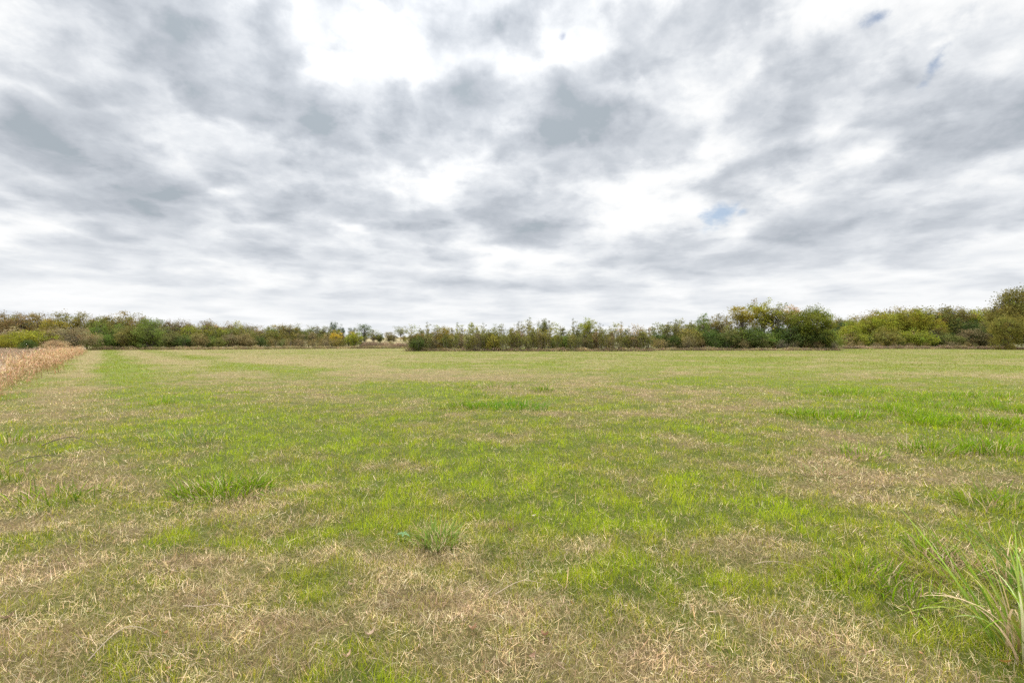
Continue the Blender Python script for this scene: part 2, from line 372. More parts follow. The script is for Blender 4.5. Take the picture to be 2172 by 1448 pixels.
TINT = {'olive': (.125, .125, .040), 'yellow-green': (.175, .185, .032), 'green': (.10, .138, .034), 'dark green': (.052, .078, .024),
 'golden': (.19, .165, .034), 'brown': (.138, .118, .050), 'grey-brown': (.150, .128, .078), 'rusty': (.165, .122, .058), 'deep green': (.036, .064, .034), 'bright green': (.105, .125, .026),
 'dull green': (.115, .130, .048), 'grey': (.16, .15, .11), 'tan': (.26, .20, .12), 'yellow': (.31, .28, .04)}
BASEH = {'broad': 8, 'open': 8, 'shrub': 3.6, 'scrub': 3.4, 'airy': 12, 'domed': 10, 'giant': 16, 'lowspread': 4.4, 'sapling': 7, 'bare': 8.6, 'wand': 4.6}
NAME = {'broad': 'tree', 'open': 'tree', 'shrub': 'shrub', 'scrub': 'shrub', 'airy': 'tree', 'domed': 'tree', 'giant': 'tree', 'lowspread': 'shrub', 'sapling': 'sapling', 'bare': 'bare_tree', 'wand': 'stem_thicket'}
cnt = {}
REG = []
def place(kind, px, d, ytop, tint, label=None, seg=None, wide=1.0, noun=None, stick=.0):
    x, y = at(px, d); z = h1(x, y)
    H = EYE+(HY-ytop)/F*d-z
    s = H/BASEH[kind]; i = cnt.get(kind, 0); cnt[kind] = i+1
    tm, cm = MESH[kind][i % len(MESH[kind])]
    nm = NAME[kind]
    root = bpy.data.objects.new(nm, None); COL.objects.link(root); root.empty_display_size = .5
    root.location = (x, y, z); root.rotation_euler = (0, 0, rng.uniform(0, 6.28)); w = (.55*s+.45)*wide if kind in ('sapling', 'bare') else s*wide
    root.scale = (w, w, s)
    t = bpy.data.objects.new('trunk', tm); COL.objects.link(t); t.parent = root
    g = rng.uniform(.8, 1.3)*(1.7 if kind in ('wand', 'sapling') else 1); t.color = (g, g, g*.97, 1)
    c = bpy.data.objects.new('crown', cm); COL.objects.link(c); c.parent = root
    b = TINT[tint]; j = 1.38*(1+rng.normal(0, .09)); c.color = (b[0]*j*1.16*(1+rng.normal(0, .05)), b[1]*j*1.08, b[2]*j*.8*(1+rng.normal(0, .1)), 1)
    REG.append((root, px, kind, tint, label, seg, noun)); return root
NOUN = {'wand': 'many-stemmed upright shrub', 'broad': 'leafy tree', 'open': 'thin-crowned tree', 'shrub': 'leafy shrub', 'scrub': 'twiggy shrub', 'airy': 'tall airy tree', 'sapling': 'slender sapling', 'bare': 'nearly leafless tree', 'lowspread': 'spreading bush', 'domed': 'domed tree', 'giant': 'huge tree'}
CAT = {'wand': 'shrub', 'broad': 'tree', 'open': 'tree', 'shrub': 'shrub', 'scrub': 'shrub', 'airy': 'tree', 'sapling': 'sapling', 'bare': 'tree', 'lowspread': 'bush', 'domed': 'tree', 'giant': 'tree'}
def sky_y(px, pts): return float(np.interp(px, [p[0] for p in pts], [p[1] for p in pts]))
def row(seg, kind, x0, x1, n, d0, d1, sk, tints, lo=0, jit=6, wide=1.0):
    if kind == 'broad' and d0 < 200: lo -= 6
    """n plants between two bearings, tops on a skyline lowered by lo photo pixels"""
    for i in range(n):
        u = (i+.5+rng.uniform(-.35, .35))/n; px = x0+(x1-x0)*u
        place(kind, px, d0+(d1-d0)*u+rng.uniform(-2, 2), sky_y(px, sk)+lo+rng.normal(0, jit*.5), tints[rng.integers(len(tints))], seg=seg, wide=wide*rng.uniform(.85, 1.15))

# --- left wood (skyline read off the photograph)
SKL = [(-60, 676), (0, 678), (60, 676), (110, 682), (150, 674), (200, 676), (280, 682), (340, 686), (400, 690), (470, 690), (520, 696), (580, 698), (650, 698), (700, 700), (730, 706), (765, 712)]
A, B, C_, D_ = 'of the wood behind the far-left weeds', 'in the left wood right of the weed row', 'in the middle of the left wood', 'at the right end of the left wood'
row(A, 'broad', -50, 190, 8, 148, 146, SKL, ['olive', 'brown', 'dull green', 'olive'], 1, 5)
row(B, 'broad', 190, 350, 6, 138, 144, SKL, ['olive', 'brown', 'dull green', 'green'], 2, 5)
row(C_, 'broad', 350, 560, 10, 146, 164, SKL, ['brown', 'olive', 'rusty', 'grey-brown'], 2, 5)
row(D_, 'broad', 560, 755, 11, 166, 184, SKL, ['olive', 'golden', 'brown', 'dull green'], 3, 4)
row(B, 'open', 200, 350, 7, 134, 138, SKL, ['olive', 'green', 'dull green'], 10, 8)
row(C_, 'open', 350, 560, 11, 138, 156, SKL, ['olive', 'dull green', 'olive', 'yellow-green'], 5, 8)
row(D_, 'open', 570, 750, 9, 160, 176, SKL, ['grey-brown', 'olive', 'olive'], 3, 6)
row(B, 'bare', 205, 345, 5, 142, 144, SKL, ['grey-brown', 'brown'], -9, 8)
row(C_, 'bare', 360, 560, 7, 148, 160, SKL, ['grey-brown', 'brown'], -7, 7)
row(D_, 'bare', 570, 740, 4, 170, 180, SKL, ['grey-brown'], -1, 4)
row(B, 'shrub', 196, 350, 9, 127, 133, [(0, 712)], ['dark green', 'dull green', 'olive', 'green'], 0, 10)
row(C_, 'shrub', 350, 560, 12, 133, 150, [(0, 714)], ['dull green', 'olive', 'dark green', 'grey-brown'], 0, 8)
row(D_, 'scrub', 560, 760, 13, 152, 170, [(0, 719)], ['dull green', 'brown', 'olive', 'grey-brown'], 0, 6, 1.15)
place('lowspread', 62, 112, 702, 'yellow-green', 'low yellow-green bush mounded behind the reddish weeds at the far left', wide=1.15)
place('lowspread', 8, 120, 712, 'olive', 'low olive bush at the left edge of the photo behind the weeds')
place('lowspread', 150, 118, 696, 'grey-brown', 'brownish grey bush at the left end of the wood just behind the weed row', wide=1.1)
place('lowspread', 118, 104, 722, 'tan', 'small faded tan bush between the yellow-green bush and the weed row')
place('shrub', 57, 106, 722, 'dark green', 'small dark green bush just in front of the low yellow-green one', wide=1.1)
place('shrub', 30, 128, 700, 'grey', 'leafless-looking grey bush above the low olive bush at left edge', wide=1.4)
place('broad', 122, 140, 671, 'golden', 'golden-topped tree in the far-left wood, the most orange crown there')
place('broad', 40, 146, 668, 'rusty', 'wide reddish brown crown against the sky near the left edge', wide=1.1)
place('open', 268, 141, 661, 'brown', 'tallest twiggy brown treetop rising above the wood left of centre')
place('open', 503, 158, 679, 'yellow-green', 'tree with a hooked yellow-green top sticking out of the left wood', wide=.7)
place('broad', 272, 128, 686, 'olive', 'rounded olive tree in front below the tallest twiggy brown treetop')
place('broad', 318, 129, 680, 'green', 'dense green tree in the front of the left wood', wide=1.05)
place('broad', 712, 168, 703, 'yellow', 'small bright yellow tree near the right end of the left wood', wide=.8)
place('broad', 597, 170, 691, 'golden', 'golden orange tree in the right half of the left wood')
place('broad', 752, 165, 701, 'yellow-green', 'yellow-green tree ending the left wood at the hilltop gap', wide=.9)
place('open', 740, 166, 706, 'green', 'leafy green tree just left of the yellow-green one at the gap', wide=.8)
# --- beyond the gap: hillside trees
place('broad', 707, 230, 686, 'deep green', 'dark evergreen tree with the left of two dark heads above the wood', wide=.55)
place('broad', 722, 228, 691, 'deep green', 'dark evergreen tree, right and lower of the two dark heads', wide=.6)
place('open', 773, 240, 687, 'dark green', 'tall spreading oak with a flat airy crown on the hillside gap', wide=1.35)
row('on the hill crest left of the hedgerow', 'broad', 770, 862, 6, 246, 252, [(770, 712), (862, 711)], ['brown', 'dull green', 'grey-brown'], 0, 4, 1.3)
place('broad', 748, 235, 697, 'dark green', 'small dark round tree left of the tall hillside oak', wide=.7)
place('open', 792, 236, 699, 'dull green', 'rounded grey-green tree just right of the tall hillside oak', wide=1.6)
place('broad', 765, 215, 712, 'deep green', 'dark low evergreen at the foot of the tall hillside oak', wide=1.1)
place('open', 850, 258, 691, 'dull green', 'lone leafy oak on the hill crest beside the hedgerow', wide=1.35)
place('open', 825, 255, 702, 'brown', 'brown thin-crowned tree on the hill crest left of the lone oak', wide=1.6)
place('broad', 806, 240, 708, 'dark green', 'low dark tree on the hillside left of the brown ones', wide=1.1)
place('shrub', 829, 180, 724, 'brown', 'single small bush standing in tall weeds before the tan slope')
SKF = [(860, 708), (1000, 708), (1290, 709), (1370, 708), (1450, 700), (1500, 697), (1600, 697), (1780, 676), (1840, 672), (1880, 676), (2100, 690)]
row('on the far rise behind the hedgerow', 'broad', 880, 1370, 22, 262, 262, SKF, ['brown', 'dull green', 'grey-brown'], 0, 4, 1.4)
row('on the wooded rise behind the thicket', 'broad', 1380, 1560, 7, 250, 250, SKF, ['brown', 'dull green'], 2, 5, 1.2)
row('on the far rise right of the thicket', 'broad', 1755, 1890, 7, 235, 235, SKF, ['brown', 'rusty', 'dull green', 'olive'], 2, 5, 1.0)
place('broad', 1783, 205, 680, 'deep green', 'bluish dark green tree seen in the gap right of the thicket', wide=.7)
# --- the hedgerow in the middle
HA, HB, HC = 'in the left third of the hedgerow', 'in the middle third of the hedgerow', 'in the right third of the hedgerow'
for seg, a, b, c1 in ((HA, 865, 1035, ['olive', 'dull green', 'brown', 'green']), (HB, 1035, 1205, ['dull green', 'olive', 'grey-brown', 'green']), (HC, 1205, 1378, ['dull green', 'olive', 'grey-brown'])):
    row(seg, 'shrub', a+3, b, 5, 112, 112, [(0, 712)], c1, 0, 6, 1.05)
    row(seg, 'wand', a, b, 13, 106, 107, [(0, 705)], ['grey-brown', 'olive', 'dull green', 'olive'], 0, 9, .9)
    row(seg, 'sapling', a+5, b, 14, 109, 112, [(860, 690), (950, 684), (1100, 686), (1200, 680), (1240, 684), (1378, 694)], ['olive', 'yellow-green', 'dull green'], 0, 7)
row(HC, 'sapling', 1290, 1378, 6, 110, 110, [(0, 689)], ['tan', 'grey-brown'], 0, 6)
place('airy', 1246, 112, 672, 'yellow-green', 'yellow-green tree with two heads, tallest of the hedgerow', wide=.85)
place('airy', 1155, 112, 675, 'dull green', 'green-topped forked tree standing above the hedgerow centre', wide=.7)
place('sapling', 1120, 112, 674, 'yellow-green', 'sapling with a leaning yellow-green plume above the hedgerow centre')
place('broad', 945, 108, 697, 'golden', 'broad golden-olive tree in the left part of the hedgerow', wide=.95)
place('broad', 884, 107, 704, 'brown', 'low brownish tree forming the left end of the hedgerow', wide=1.0)
place('shrub', 886, 104, 716, 'dark green', 'dark green bush at the foot of the low brownish hedgerow end tree')
place('shrub', 1046, 106, 712, 'golden', 'slightly golden bush just right of the hedgerow quarter point')
place('shrub', 1195, 106, 714, 'green', 'rounded green bush under the two-headed tree of the hedgerow', wide=1.0)
# --- the thicket right of centre
TA, TB = 'in the left half of the thicket', 'in the right half of the thicket'
SKT = [(1378, 692), (1420, 680), (1450, 676), (1500, 676), (1560, 680), (1600, 690), (1700, 690), (1770, 712)]
row(TA, 'sapling', 1385, 1545, 16, 124, 126, [(1385, 684), (1440, 672), (1545, 672)], ['dull green', 'olive', 'grey-brown'], 0, 6, 1.3)
row(TA, 'open', 1395, 1560, 7, 128, 128, SKT, ['dull green', 'olive', 'brown'], 8, 6)
row(TA, 'shrub', 1385, 1570, 10, 121, 121, [(0, 706)], ['dull green', 'dark green', 'olive', 'grey-brown'], 0, 8)
row(TA, 'scrub', 1382, 1570, 9, 117, 117, [(0, 719)], ['grey-brown', 'brown', 'dark green'], 0, 7, 1.1)
row(TB, 'open', 1560, 1700, 6, 130, 130, SKT, ['olive', 'dull green', 'brown'], 6, 7)
row(TB, 'shrub', 1570, 1765, 10, 121, 121, [(0, 702)], ['dark green', 'dull green', 'green'], 0, 8, 1.15)
row(TB, 'scrub', 1570, 1775, 10, 117, 117, [(0, 722)], ['grey-brown', 'brown', 'grey'], 0, 5, 1.1)
place('open', 1492, 123, 666, 'green', 'feathery green tree rising over the middle of the thicket', wide=.6)
place('open', 1528, 126, 664, 'brown', 'brownish tree filling between feathery green and tall airy trees', wide=.8)
place('airy', 1576, 126, 641, 'golden', 'tall airy golden-olive tree, leftmost of the tall group in the thicket', wide=1.05)
place('airy', 1612, 127, 636, 'yellow-green', 'tallest airy yellow-green tree in the middle of the tall group', wide=1.1)
place('airy', 1648, 126, 642, 'olive', 'tall airy olive tree with bushy head, right of the tallest', wide=1.0)
place('airy', 1678, 128, 646, 'tan', 'sparse tan tree at the right of the tall group', wide=.85)
place('domed', 1722, 120, 650, 'bright green', 'big rounded green tree at the right end of the thicket', wide=.95)
place('domed', 1736, 118, 697, 'dark green', 'dark green mounded bush under the big rounded green tree', wide=1.15)
place('shrub', 1590, 118, 700, 'dark green', 'dark green mounded shrub at the foot of the tall airy trees', wide=1.4)
place('domed', 1555, 120, 694, 'dull green', 'wide dull green mound in the middle of the thicket', wide=1.1)
# --- right-hand wood
SKR = [(1780, 700), (1820, 682), (1870, 670), (1960, 664), (2000, 662), (2100, 666), (2180, 664)]
RA, RB = 'in the left half of the right wood', 'in the right half of the right wood'
row(RA, 'broad', 1800, 1950, 9, 168, 166, SKR, ['yellow-green', 'olive', 'yellow-green', 'golden'], 2, 5, 1.05)
row(RB, 'broad', 1960, 2120, 10, 168, 164, SKR, ['yellow-green', 'olive', 'brown', 'dull green'], 1, 5, 1.05)
row(RA, 'broad', 1850, 1960, 4, 178, 178, SKR, ['olive', 'brown'], -1, 5)
row(RB, 'bare', 2000, 2100, 4, 172, 170, SKR, ['brown', 'grey-brown'], -3, 5)
row(RA, 'shrub', 1800, 1960, 9, 156, 156, [(0, 708)], ['olive', 'grey-brown', 'dark green', 'yellow-green'], 0, 10, 1.1)
row(RB, 'shrub', 1960, 2110, 9, 155, 155, [(0, 706)], ['dark green', 'dull green', 'grey-brown', 'dark green'], 0, 10, 1.15)
row(RA, 'scrub', 1790, 1960, 7, 151, 151, [(0, 725)], ['brown', 'grey-brown'], 0, 3, 1.1)
row(RB, 'scrub', 1960, 2110, 6, 151, 151, [(0, 725)], ['brown', 'grey-brown', 'grey'], 0, 3, 1.1)
place('domed', 1806, 158, 694, 'yellow-green', 'low yellow-green rounded tree at the left end of the right wood', wide=1.0)
place('domed', 1862, 164, 670, 'yellow-green', 'wide yellow-green tree second from the left end of the right wood', wide=.85)
place('domed', 1955, 162, 660, 'yellow-green', 'large yellow-green tree in the centre of the right wood', wide=.85)
place('domed', 2050, 160, 678, 'dark green', 'dark green rounded tree right of the centre of the right wood', wide=.95)
place('domed', 1990, 158, 697, 'brown', 'brown shadowy bush in front of the large yellow-green tree', wide=1.0)
place('giant', 2205, 138, 606, 'olive', 'huge olive-brown tree cut off by the right edge of the photo', wide=1.0)
place('domed', 2135, 128, 668, 'olive', 'olive green tree standing before the huge tree at the right edge', wide=.85)
place('open', 2108, 150, 648, 'brown', 'thin brown tree poking out left of the huge right-edge tree', wide=.6)

ORD = [str(0)]*0+['leftmost', 'second from left', 'third from left', 'fourth from left', 'fifth from left', 'sixth from left', 'seventh from left', 'eighth from left', 'ninth from left', 'tenth from left', 'eleventh from left', 'twelfth from left', 'thirteenth from left', 'fourteenth from left']
bags = {}
for root, px, kind, tint, label, seg, noun in REG:
    if label: tag(root, label, CAT[kind])
    else: bags.setdefault((seg, kind, tint), []).append((px, root))
for (seg, kind, tint), L_ in bags.items():
    L_.sort(key=lambda t: t[0])
    for i, (px, root) in enumerate(L_):
        n = len(L_)
        pre = '' if n == 1 else (ORD[i] if i < n-1 or n == 2 and i == 0 else 'rightmost')+' '+tint+' '+NOUN[kind]
        lab = (f'only {tint} {NOUN[kind]} {seg}' if n == 1 else f'{pre} {seg}')
        tag(root, lab, CAT[kind], f'{NOUN[kind]}s {seg}')
print('trees', len(REG), 'maxwords', max(len(r[0]['label'].split()) for r in REG))

# --- rough weeds along the foot of the woods (uncountable)
def weed_strip(name, label, pts, n, wid, hgt, cols, size=.16):
    pts = np.array([at(*p) for p in pts]); seg = np.linalg.norm(np.diff(pts, axis=0), axis=1); cum = np.concatenate([[0], np.cumsum(seg)])
    u = rng.uniform(0, cum[-1], n); x = np.interp(u, cum, pts[:, 0]); y = np.interp(u, cum, pts[:, 1])+rng.uniform(0, wid, n)
    hh = hgt*(.35+1.2*fbm(u*.5, u*0+3, 3))*rng.uniform(.3, 1, n)
    z = height(x, y); c = pick(cols, n, .25); cm = (.6+.8*fbm(u*.35+20, u*0, 2))[:, None]; c = c*cm
    P = np.stack([x, y, z], -1)
    g1 = blades(P, hh, rng.uniform(0, 6.28, n), rng.uniform(0, .5, n), rng.uniform(0, .5, n), np.full(n, .035), 2, c*.8, c)
    cen = np.repeat(P, 5, 0)+np.stack([rng.normal(0, .22, n*5), rng.normal(0, .22, n*5), rng.uniform(.05, 1, n*5)*np.repeat(hh, 5)], -1)
    g2 = leaves(cen, np.repeat(c, 5, 0), size)
    tag(mesh_np(name, *join([g1, g2]), mat=M_DRY), label=label, kind='stuff')
BR = [(.32, .25, .14), (.38, .29, .18), (.22, .22, .08), (.28, .20, .14), (.22, .20, .09)]
weed_strip('dry_weeds', 'low brown weeds along the foot of the left wood', [(185, 122), (400, 128), (600, 144), (770, 158), (870, 160)], 9000, 3.5, .9, BR)
weed_strip('dry_weeds', 'low brown weeds along the foot of the hedgerow and thicket', [(858, 103.5), (1000, 104.5), (1180, 103), (1378, 104), (1386, 113), (1600, 111.5), (1785, 113.5)], 11000, 3.2, .75, BR+[(.20, .12, .12)])
weed_strip('dry_weeds', 'pinkish brown weeds along the foot of the right wood', [(1775, 146), (2000, 146), (2200, 126)], 8000, 3.5, 1.0, BR+[(.30, .20, .17), (.27, .17, .15)])
weed_strip('tall_weeds', 'band of tall pinkish weeds before the tan hillside', [(760, 170), (900, 172), (1000, 172)], 12000, 9, 2.0, [(.30, .21, .15), (.26, .17, .12), (.34, .26, .17), (.17, .15, .08)], .2)

# --- reddish dead weeds marking the left side of the field
def dead_weed(k):
    G = []; n = 20
    bx = rng.normal(0, .34, n); by = rng.normal(0, .30, n); H = rng.uniform(.5, 1.45, n)
    az = rng.uniform(0, 6.28, n); c = pick([(.36, .21, .13), (.30, .17, .10), (.44, .29, .17), (.26, .16, .09), (.42, .32, .18)], n, .15)
    G.append(blades(np.stack([bx, by, np.zeros(n)], -1), H, az, rng.uniform(0, .22, n), rng.uniform(0, .35, n), np.full(n, .014), 3, c*.8, c))
    m = 15*n; i = rng.integers(0, n, m); t = rng.uniform(.12, 1.0, m)
    p = np.stack([bx[i]+np.cos(az[i])*.22*t*H[i], by[i]+np.sin(az[i])*.22*t*H[i], t*H[i]*.96], -1)
    cc = pick([(.56, .36, .23), (.60, .41, .27), (.42, .24, .14), (.64, .49, .32), (.34, .22, .12), (.30, .29, .10)], m, .2)
    G.append(blades(p, rng.uniform(.10, .30, m), rng.uniform(0, 6.28, m), rng.uniform(.3, 1.3, m), rng.uniform(.4, 2.2, m), rng.uniform(.012, .03, m), 3, cc, cc))
    return mesh_np('weed_mesh', *join(G), mat=M_DRY, link=False).data
DW = [dead_weed(k) for k in range(5)]
q = []
y_ = 14.0
while y_ < 92:
    for lane in range(1+(rng.random() < .55)):
        s_ = -3.0-lane*1.2+rng.normal(0, .35)
        q.append((s_*1.28-.8*y_, y_+rng.normal(0, .25)))
    y_ += .8 if y_ < 40 else 1.1
def dw_seg(y): return ('nearest stretch', 'left of the mown grass') if y < 24 else (('middle stretch', 'beside the straw strip') if y < 48 else ('farthest stretch', 'near the wood'))
for i, (x, y) in enumerate(q):
    o = bpy.data.objects.new('dead_weed', DW[i % 5]); COL.objects.link(o); sc = rng.uniform(.5, 1.12)*(1 if y < 50 else 1.0)
    o.location = (x, y, h1(x, y)-.02); o.rotation_euler = (rng.normal(0, .06), rng.normal(0, .06), rng.uniform(0, 6.28)); o.scale = (sc*1.1, sc*1.1, sc)
    a_, b_ = dw_seg(y)
    tag(o, f'reddish brown dead weed, {a_} of the left weed row, {b_}', 'weed', f'dead weeds in the {a_} of the left row')
print('weeds', len(q))
def back_brush():
    n = 34000; y = rng.uniform(18, 118, n); s = -4.6-rng.gamma(1.6, 9, n); x = s*1.28-.8*y
    k = (fbm(x*.12, y*.12+5, 3) > .42) | (rng.random(n) < .3); x, y = x[k], y[k]; n = len(x)
    c = pick([(.33, .24, .19), (.38, .27, .20), (.29, .22, .17), (.22, .21, .10), (.42, .33, .24)], n, .2)*(.7+.6*fbm(x*.2, y*.2))[:, None]
    P = np.stack([x, y, height(x, y)], -1); hh = rng.uniform(.25, .8, n)*(.4+1.0*fbm(x*.1+9, y*.1, 3))
    g1 = blades(P, hh, rng.uniform(0, 6.28, n), rng.uniform(0, .6, n), rng.uniform(0, .8, n), .012+.0004*y, 2, c*.85, c)
    cen = np.repeat(P, 3, 0)+np.stack([rng.normal(0, .15, n*3), rng.normal(0, .15, n*3), rng.uniform(.2, 1, n*3)*np.repeat(hh, 3)], -1)
    tag(mesh_np('dry_brush', *join([g1, leaves(cen, np.repeat(c, 3, 0), .07)]), mat=M_DRY), label='pinkish grey dead growth filling the ground left of the weed row', kind='stuff')
back_brush()
# ------------------------------------------------------------------ single clumps, leaves and stalks lying in the field
def clump_obj(name, label, cat, px, py, n, L_, spread, W, lean, cols, curl=(.3, 1.5), group=None, dead=.12, stretch=1.0, segs=5):
    x, y = ground_at(px, py); z = h1(x, y)
    a = rng.uniform(0, 6.28, n); rr = np.sqrt(rng.random(n))*spread
    bx, by = np.cos(a)*rr*stretch, np.sin(a)*rr
    zz = height(x+bx, y+by)-z-.005
    az = a+rng.normal(0, .8, n); ln = rng.uniform(lean[0], lean[1], n)*(.35+.65*rr/spread)+.05
    c = pick(cols, n, .15); d = rng.random(n) < dead; c[d] = pick(STRAW, int(d.sum()), .12)
    Ls = L_*rng.uniform(.45, 1.1, n); Ls[d] *= .8
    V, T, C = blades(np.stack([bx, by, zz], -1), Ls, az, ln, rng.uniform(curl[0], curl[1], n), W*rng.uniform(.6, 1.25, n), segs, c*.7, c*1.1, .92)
    o = mesh_np(name, V, T, C, M_GRASS); o.location = (x, y, z)
    return tag(o, label, cat, group)
CG = [(.12, .20, .014), (.16, .25, .018), (.20, .29, .025), (.09, .15, .014), (.25, .32, .035)]
BG = [(.16, .27, .014), (.20, .31, .018), (.12, .21, .012), (.27, .35, .03)]
cl = lambda *a, **k: clump_obj('grass_clump', a[0], 'grass clump', *a[1:], **k)
# dark strappy clumps
cl('wide strappy dark green clump in the left foreground turf', 470, 1042, 420, .30, .36, .011, (.2, 1.2), CG, stretch=1.5)
cl('pointed arm of green blades at the right of the wide left clump', 530, 1030, 110, .27, .16, .010, (.3, 1.1), CG)
cl('spiky olive green clump by the small blue-green seedling', 932, 1150, 220, .24, .17, .009, (.1, .95), [(.15, .24, .05), (.20, .28, .06), (.24, .29, .08)], dead=.22)
cl('loose pale green clump near the left edge in the foreground', 130, 1050, 140, .28, .40, .010, (.3, 1.2), CG, stretch=1.4, dead=.2)
cl('thin upright blades left of the loose pale green clump', 40, 1010, 60, .28, .35, .009, (.2, 1.0), CG, dead=.2)
cl('grey-green tangled clump in the left middle distance', 410, 932, 150, .32, .45, .010, (.3, 1.2), [(.15, .2, .08), (.2, .24, .1)], dead=.25, stretch=1.5)
cl('pale sprouting clump near the left edge, middle distance', 32, 940, 90, .35, .4, .011, (.2, 1.1), CG, dead=.2)
cl('small yellow-green tuft beside the mown track', 345, 856, 70, .35, .3, .014, (.2, 1.1), BG)
cl('long dark green clump right of centre in middle distance', 1082, 868, 340, .34, .60, .012, (.1, .9), [(.09, .21, .012), (.13, .27, .015)], stretch=1.8, dead=.04)
cl('small bright green clump left of the long dark green one', 988, 866, 210, .30, .46, .011, (.2, .9), CG, stretch=1.4, dead=.05)
cl('upright tuft right of centre behind the others', 1150, 828, 120, .34, .40, .017, (.2, 1.0), CG)
cl('low spreading tuft left of the upright one at centre', 1030, 822, 170, .26, .8, .016, (.2, 1.0), CG, stretch=1.7)
cl('low tuft between the long dark clump and the tuft behind it', 1020, 840, 100, .22, .5, .013, (.2, 1.0), CG, stretch=1.4)
# tussocks on the right
TS = [(1800,838,300,.34,1.3,'bright elongated tussock farthest back on the right'),(1690,882,110,.28,.4,'small tussock at the left tip of the lower tussock line'),
 (1760,890,200,.30,.7,'bright tussock in the middle of the lower tussock line'),(1830,886,90,.27,.4,'small tussock at the right tip of the lower tussock line'),
 (1885,872,140,.30,.55,'bright tussock starting the chain toward the right edge'),(1935,882,150,.30,.55,'bright tussock second in the chain toward the right edge'),
 (1960,903,130,.30,.35,'rounded bright tussock below the chain near the right'),(1985,893,90,.27,.4,'small tussock just above the rounded bright tussock'),
 (2060,902,260,.32,.9,'long bright tussock near the right edge'),(2150,902,150,.32,.5,'tussock at the right edge beside the long bright one'),
 (1925,852,90,.30,.5,'small tussock at upper right under the far trees'),(2000,845,220,.30,1.1,'wide bright tussock patch below the big right-edge tree'),(2100,842,160,.32,.8,'bright tussock near right edge, farthest right of back group'),
 (2110,862,160,.3,.8,'bright tussock between the back group and the long one'),(1980,866,180,.28,.9,'low tussock patch in the middle of the right group'),(2160,872,110,.3,.5,'small tussock at the very right edge, middle of group')]
for px, py, n, L_, sp, lab in TS: cl(lab, px, py, int(n*1.5), L_*.95, sp*.8, .013, (.2, 1.0), BG, stretch=1.35, dead=.04, group='bright tussocks on the right of the field')
cl('spiky green tussock right of centre foreground, leftmost of three in a row', 1825, 968, 160, .26, .30, .010, (.2, 1.1), BG, stretch=1.4, dead=.15)
cl('spiky green tussock, middle of three in a row on the right', 1975, 958, 200, .32, .34, .011, (.1, 1.0), BG, stretch=1.2, dead=.12)
cl('largest spiky tussock, rightmost of three in a row', 2120, 958, 330, .38, .45, .012, (.1, 1.0), BG, stretch=1.3, dead=.1)
cl('dried tussock with bent pale blades right of centre', 1748, 1012, 110, .22, .24, .009, (.4, 1.3), [(.2,.24,.08),(.3,.27,.12)], dead=.5)
cl('greyish thin tussock below the long dark clump, to its right', 1520, 898, 100, .26, .30, .009, (.2, 1.2), [(.18,.2,.09),(.25,.22,.12)], dead=.5)
cl('deep green strappy patch in front of the tall grass', 1830, 1225, 120, .21, .22, .010, (.2, 1.0), CG, stretch=1.3)
cl('broad-bladed green tuft left of the tall grass', 1965, 1180, 120, .24, .15, .011, (.2, 1.1), CG, dead=.2)
cl('green fringe of blades below the tall grass', 1930, 1270, 90, .18, .2, .010, (.2, 1.1), CG)
cl('curved green blades above the tall grass at the right edge', 2110, 1075, 150, .30, .30, .010, (.2, 1.1), CG, dead=.2)
# the tall grass at the right edge
clump_obj('tall_grass', 'tall arching green grass with pale drooping blades at the right edge', 'tall grass', 2180, 1390, 120, .80, .13, .0135, (.05, .62), [(.19,.28,.04),(.25,.34,.05),(.30,.38,.09),(.36,.42,.17),(.34,.34,.07)], (.3, 1.9), dead=.18, segs=9)
clump_obj('tall_grass', 'second tall grass just behind the arching one at the right edge', 'tall grass', 2190, 1270, 60, .60, .16, .013, (.05, .85), [(.13,.22,.04),(.18,.27,.05),(.25,.31,.09)], (.3, 1.7), dead=.3, segs=9)
clump_obj('grass_clump', 'dead matted brown grass at the foot of the tall grass', 'grass clump', 2010, 1215, 180, .26, .20, .007, (.8, 1.5), [(.30,.21,.12),(.24,.16,.09),(.40,.30,.19)], (.0, 1.0), dead=.4, segs=4, stretch=1.4)
# seedling with blue-green leaves
def stray(n0):
    P = scatter(3.2, 16, lambda r: .55*(4/r)); P = P[(P[:, 0] < 9) & (P[:, 0] > -9)][:n0]
    for i, (x, y) in enumerate(P):
        if not on_field(np.array([x]), np.array([y]))[0]: continue
        z = h1(x, y); n = rng.integers(5, 14); g = rng.random() < .6
        c = pick(CG if g else STRAW, n, .15); a = rng.uniform(0, 6.28, n)
        V, T, C = blades(np.stack([np.cos(a)*.012, np.sin(a)*.012, np.full(n, -.005)], -1), rng.uniform(.07, .2, n), a, rng.uniform(.1, 1.1, n), rng.uniform(.2, 1.2, n), rng.uniform(.004, .008, n), 4, c*.8, c*1.1)
        o = mesh_np('grass_tuft', V, T, C, M_GRASS); o.location = (x, y, z)
        far_ = 'near the bottom of the photo' if y < 4.5 else ('in the front half of the field' if y < 8 else 'farther out in the field')
        side = 'left of centre' if x < -1 else ('right of centre' if x > 1 else 'near the centre line')
        tag(o, f"small {'green coarse-bladed' if g else 'pale dead straw'} tuft {far_}, {side}", 'grass tuft', f"small {'green' if g else 'straw'} tufts {far_}, {side}")
stray(110)
